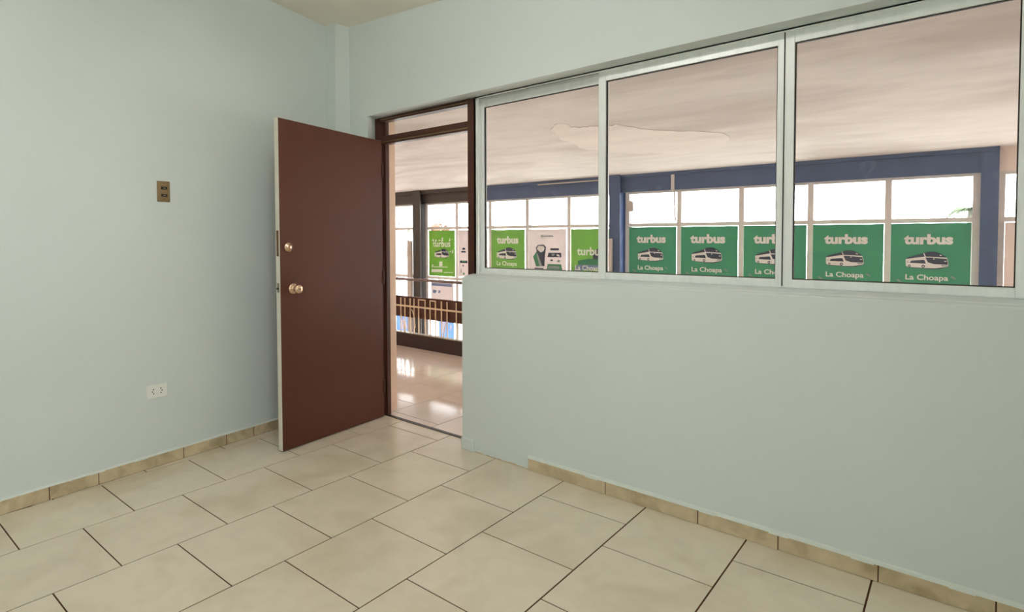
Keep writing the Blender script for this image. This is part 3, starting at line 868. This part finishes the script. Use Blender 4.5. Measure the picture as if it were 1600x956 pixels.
def poly_xz(b, pts, y, mi=0):
    b.add([(x, y, z) for x, z in pts], [tuple(range(len(pts)))], mi)
def bus_mesh():
    b = MB()
    def P(l): return [((x-312)/583., (715-z)/583.) for x, z in l]
    poly_xz(b, P([(330, 672), (345, 684), (560, 700), (700, 708), (780, 700), (885, 668), (880, 655), (600, 680)]), .0, 1)
    poly_xz(b, P([(312, 560), (330, 553), (560, 505), (600, 490), (866, 515), (882, 560), (894, 640), (880, 665), (720, 692), (600, 692), (345, 680), (315, 660)]), -.001, 0)
    poly_xz(b, P([(318, 555), (335, 530), (560, 465), (600, 442), (650, 437), (720, 437), (790, 465), (860, 512), (868, 524), (640, 513), (575, 513)]), -.002, 1)
    poly_xz(b, P([(555, 462), (568, 460), (590, 515), (575, 516)]), -.0025, 0)
    poly_xz(b, P([(585, 528), (660, 528), (872, 545), (886, 632), (700, 627), (620, 602)]), -.002, 1)
    poly_xz(b, P([(370, 612), (392, 580), (550, 565), (572, 568), (590, 622), (380, 616)]), -.002, 1)
    for cx, cz, r in ((366, 662, 19), (556, 664, 24)):
        poly_xz(b, P([(cx+r*math.cos(t*math.pi/7), cz+r*math.sin(t*math.pi/7)) for t in range(14)]), -.003, 1)
        poly_xz(b, P([(cx+r*.45*math.cos(t*math.pi/5), cz+r*.45*math.sin(t*math.pi/5)) for t in range(10)]), -.0035, 0)
    poly_xz(b, P([(690, 538), (708, 540), (708, 555), (690, 553)]), -.003, 0)
    poly_xz(b, P([(835, 572), (865, 575), (866, 588), (838, 586)]), -.003, 0)
    poly_xz(b, P([(770, 482), (795, 484), (810, 500), (780, 498)]), -.003, 0)
    poly_xz(b, P([(800, 640), (885, 642), (884, 655), (800, 658)]), -.003, 2)
    poly_xz(b, P([(330, 600), (355, 596), (352, 606), (330, 610)]), -.003, 2)
    return b.build('bus_picture', [M_INKW, M_INKN, M_INKGREY], fixn=False)
BUS = bus_mesh(); BUS_USED = False

rb = [(-3.648, -2.989), (-2.926, -2.230), (-2.166, -1.496), (-1.432, -.781), (-.719, -.0855)]
rl = ['emerald bus poster right next to the blue middle pillar, first of the five',
      'emerald bus poster second from the blue middle pillar',
      'emerald bus poster in the middle of the five, half hidden by the sash stiles',
      'emerald bus poster second from the blue corner pillar',
      'emerald bus poster right next to the blue corner pillar, last of the five']
for (xa, xb), lb_ in zip(rb, rl):
    p_ = Poster('bus_poster', xa, xb, .565, 1.394, M_PGREEN, lb_, group='emerald bus posters')
    p_.text('turbus', .17, .748, .62, M_INKW, zs=.92, bold=.05)
    p_.bus(.20, .43, .54, hs=1.12)
    p_.text('La Choapa', .20, .302, .54, M_INKW, zs=.95, bold=.022)
    for (u, v) in ((.76, .35), (.08, .29)):
        p_.ink([(u, v), (u+.055, v-.03), (u+.08, v-.025), (u+.03, v+.01)], M_INKGREY, 'scratch_mark')
# light green bay
p_ = Poster('bus_poster', -6.090, -5.411, .565, 1.381, M_PLIME, 'light green bus poster between two white posters in the left bay', group='light green bus posters')
p_.text('turbus', .175, .73, .65, M_INKW, zs=.95, bold=.05)
p_.bus(.175, .395, .60, hs=1.05)
p_.text('La Choapa', .175, .285, .60, M_INKW, bold=.022)
p_ = Poster('bus_poster', -4.571, -3.951, .565, 1.377, M_PLIME, 'light green poster left of the blue middle pillar, partly behind the sash stile', group='light green bus posters')
p_.ink([(.102, .241), (.203, .241), (.881, .302), (.881, .353), (.192, .353), (.102, .302)], M_INKB, lift=-.003)
p_.ink([(.192, .353), (.915, .353), (.915, .457), (.486, .466), (.192, .422)], M_INKG, lift=-.003)
p_.ink([(.599, .457), (.915, .457), (.915, .629), (.712, .647), (.576, .586)], M_INKN, lift=-.002)
p_.text('turbus', .17, .53, .70, M_INKW, bold=.030)
p_.text('La Choapa', .12, .254, .70, M_INKW, bold=.018)
p_ = Poster('bus_poster', -7.553, -6.909, .558, 1.381, M_PLIME, 'light green bus poster with torn lettering seen through the doorway', group='light green bus posters')
p_.text('turbus', .163, .647, .674, M_INKW, zs=.95, bold=.026)
p_.bus(.228, .39, .565, hs=1.0)
for (ua, ub, va, vb) in ((.141, .207, .757, .817), (.250, .315, .749, .809), (.380, .467, .766, .800), (.500, .565, .757, .851), (.793, .837, .757, .834), (.880, .913, .791, .817),
                         (.804, .859, .528, .562), (.891, .946, .502, .579), (.098, .728, .187, .213), (.120, .185, .213, .255), (.402, .533, .213, .323), (.098, .533, .077, .153), (.576, .935, .077, .102)):
    p_.ink([(ua, va), (ub, va+.01), (ub-.01, vb), (ua+.01, vb-.01)], M_INKW, 'torn_lettering')
# white posters
p_ = Poster('phone_poster', -5.334, -4.651, .572, 1.381, M_PWHITE, 'white poster with hand-held phone picture in the left bay')
for pts, m_, lf in (([(.205, .281), (.267, .468), (.195, .641), (.256, .701), (.410, .706), (.477, .658), (.441, .468), (.431, .294)], M_INKN, -.002),
                    ([(.226, .623), (.267, .680), (.400, .680), (.441, .641), (.410, .580), (.328, .554)], M_INKW, -.001),
                    ([(.205, .286), (.328, .286), (.287, .398), (.226, .580), (.123, .468)], M_INKG, -.001),
                    ([(.297, .294), (.379, .286), (.318, .398), (.246, .537), (.226, .502)], M_INKGREY, 0),
                    ([(.164, .234), (.410, .234), (.410, .255), (.164, .255)], M_INKN, 0),
                    ([(.513, .468), (.882, .468), (.872, .554), (.544, .554)], M_INKN, 0),
                    ([(.636, .494), (.687, .494), (.708, .537), (.615, .537)], M_INKGREY, .001),
                    ([(.759, .494), (.841, .485), (.821, .519), (.759, .528)], M_INKW, .001),
                    ([(.585, .597), (.810, .597), (.821, .636), (.595, .641)], M_INKN, 0),
                    ([(.492, .234), (.903, .234), (.872, .338), (.523, .338)], M_INKG, 0),
                    ([(.523, .255), (.841, .255), (.821, .303), (.544, .303)], M_INKGREY, .001),
                    ([(.595, .394), (.656, .394), (.656, .424), (.595, .424)], M_INKN, 0),
                    ([(.769, .381), (.841, .377), (.841, .416), (.779, .420)], M_INKGREY, 0)):
    p_.ink(pts, m_, lift=lf)
for k in range(9):
    u = .338+k*.037
    p_.ink([(u, .848), (u+.026, .848), (u+.029, .88+.010*(k % 3 == 0)), (u+.003, .88)], M_INKGREY, 'script_stroke')
p_ = Poster('phone_poster', -6.832, -6.167, .572, 1.381, M_PWHITE, 'white poster behind the brown door post with small bus pictures')
for (ua, ub, va, vb, m_) in ((.105, .274, .519, .554, M_INKN), (.147, .253, .580, .623, M_INKN), (.063, .326, .294, .346, M_INKN), (.126, .274, .312, .346, M_INKG), (.147, .211, .225, .251, M_INKN),
                             (.084, .126, .087, .173, M_INKGREY), (.168, .232, .043, .087, M_INKG), (.758, .947, .294, .346, M_INKN), (.758, .926, .234, .286, M_INKGREY), (.758, .800, .364, .390, M_INKN)):
    p_.ink([(ua, va), (ub, va), (ub-.01, vb), (ua+.01, vb)], m_, lift=.001 if m_ is M_INKG else 0)
p_ = Poster('notice_sheet', -7.504, -6.951, .040, .446, M_PWHITE, 'white notice sheet with blue header below the torn green poster', 'notice')
for pts, m_ in (([(.038, .828), (.937, .828), (.937, .948), (.038, .948)], M_INKB), ([(.076, .517), (.203, .483), (.278, .621), (.101, .655)], M_INKB),
                ([(.329, .517), (.430, .517), (.430, .638), (.342, .638)], M_INKB), ([(.038, .103), (.177, .103), (.177, .172), (.038, .172)], M_INKN),
                ([(.241, .086), (.924, .052), (.924, .138), (.241, .172)], M_INKN)):
    p_.ink(pts, m_)
p_ = Poster('blue_poster', -7.308, -6.944, -.94, -.17, M_PBLUE, 'sky blue poster low on the far windows, seen under the railing board')
p_.ink([(.115, .909), (.462, .864), (.308, .591), (.154, .709)], M_INKW); p_.ink([(.750, .818), (.885, .818), (.846, .727), (.731, .682)], M_INKW)
p_ = Poster('blue_poster', -8.456, -7.945, -.73, -.17, M_PBLUE, 'sky blue poster low on the far windows left of the grey pillar')
p_.ink([(.247, .688), (.521, .750), (.630, .438), (.315, .375)], M_INKW)
tag(bx('pink_panel', .153, YF-.06, .558, .91, YF-.042, 1.391, M_PINK), 'plain pink sheet on the pane right of the blue corner pillar', 'panel')

# ------------------------------------------------------------------ outside: ground, trees
struct(bx('ground_outside', -140, 8.0, -4.3, 80, 160, -4.0, M_CONC), 'pale paved ground outside beyond the hall windows', 'ground')
struct(bx('ground_street', XR+.5, -70, -4.3, 80, 7.9, -4.0, M_CONC), 'pale paved ground outside to the right of the room', 'ground')

def frond(b, base, ang, length, droop):
    n_ = 8
    d = Vector((math.cos(ang), math.sin(ang), 0)); s_ = Vector((-d.y, d.x, 0))
    pts = [base+d*length*t+Vector((0, 0, length*(.55*t-droop*t*t))) for t in [k/n_ for k in range(n_+1)]]
    b.tube(pts, .02, 4, 0, .006)
    for i in range(1, n_+1):
        for sg in (-1, 1):
            for off in (0, .5):
                p = pts[i]+(pts[max(i-1, 0)]-pts[i])*off
                l_ = length*.28*math.sin(math.pi*min(.95, .15+i/n_*.8))
                tip = p+s_*sg*l_+d*l_*.6-Vector((0, 0, l_*.5))
                q = d*.03
                b.add([p-q, p+q, tip], [(0, 1, 2)])
def palm(name, loc, h, crown, label, mleaf, n_=14, group=None):
    e = tag(empty(name, loc), label, 'tree', group)
    b = MB(); lo = Vector(loc)
    b.tube([lo+Vector((.05*math.sin(k), 0, h*k/8)) for k in range(9)], .16, 8, 0, .10)
    t = b.build('trunk', M_TRUNK, smooth=True)
    b = MB()
    for k in range(n_):
        frond(b, lo+Vector((0, 0, h)), 2*math.pi*k/n_+random.uniform(-.2, .2), crown*random.uniform(.8, 1.1), random.uniform(.5, 1.0))
    f_ = b.build('fronds', mleaf, fixn=False)
    f_['kind'] = 'stuff'
    adopt(e, t, f_)
palm('palm_tree', (-.22, 18.0, -4.0), 5.82, .55, 'palm crown showing behind the pane next to the blue corner pillar', M_LEAF)
palm('palm_tree', (-49.3, 45, -4.0), 6.6, .75, 'distant palm farthest left in the doorway view', M_LEAF, group='distant palms')
palm('palm_tree', (-47.7, 45, -4.0), 6.0, .7, 'distant palm in the middle of the doorway view', M_LEAF, group='distant palms')
palm('palm_tree', (-46.3, 45, -4.0), 5.7, .6, 'distant palm nearest the grey pillar', M_LEAF, group='distant palms')
def bushy(name, loc, r, h, label, mleaf, n_=260):
    e = tag(empty(name, loc), label, 'tree')
    lo = Vector(loc)
    b = MB(); b.tube([lo, lo+Vector((.05, 0, h*.5)), lo+Vector((0, .05, h))], .12, 8, 0, .06); t = b.build('trunk', M_TRUNK, smooth=True)
    b = MB()
    for k in range(n_):
        a = random.uniform(0, 2*math.pi); u = random.uniform(-.9, 1); rr = r*math.sqrt(1-u*u)*random.uniform(.6, 1)
        c = lo+Vector((rr*math.cos(a), rr*math.sin(a), h+u*r*.55))
        d1 = Vector((random.uniform(-1, 1), random.uniform(-1, 1), random.uniform(-1, 1))).normalized()*.10
        d2 = Vector((random.uniform(-1, 1), random.uniform(-1, 1), random.uniform(-1, 1))).normalized()*.10
        b.add([c-d1, c+d2, c+d1, c-d2], [(0, 1, 2, 3)])
    f_ = b.build('foliage', mleaf, fixn=False)
    f_['kind'] = 'stuff'
    adopt(e, t, f_)
bushy('flowering_tree', (-19.1, 20, -4.0), .55, 5.5, 'small reddish tree top behind the pane right of the grey pillar', M_LEAFP)
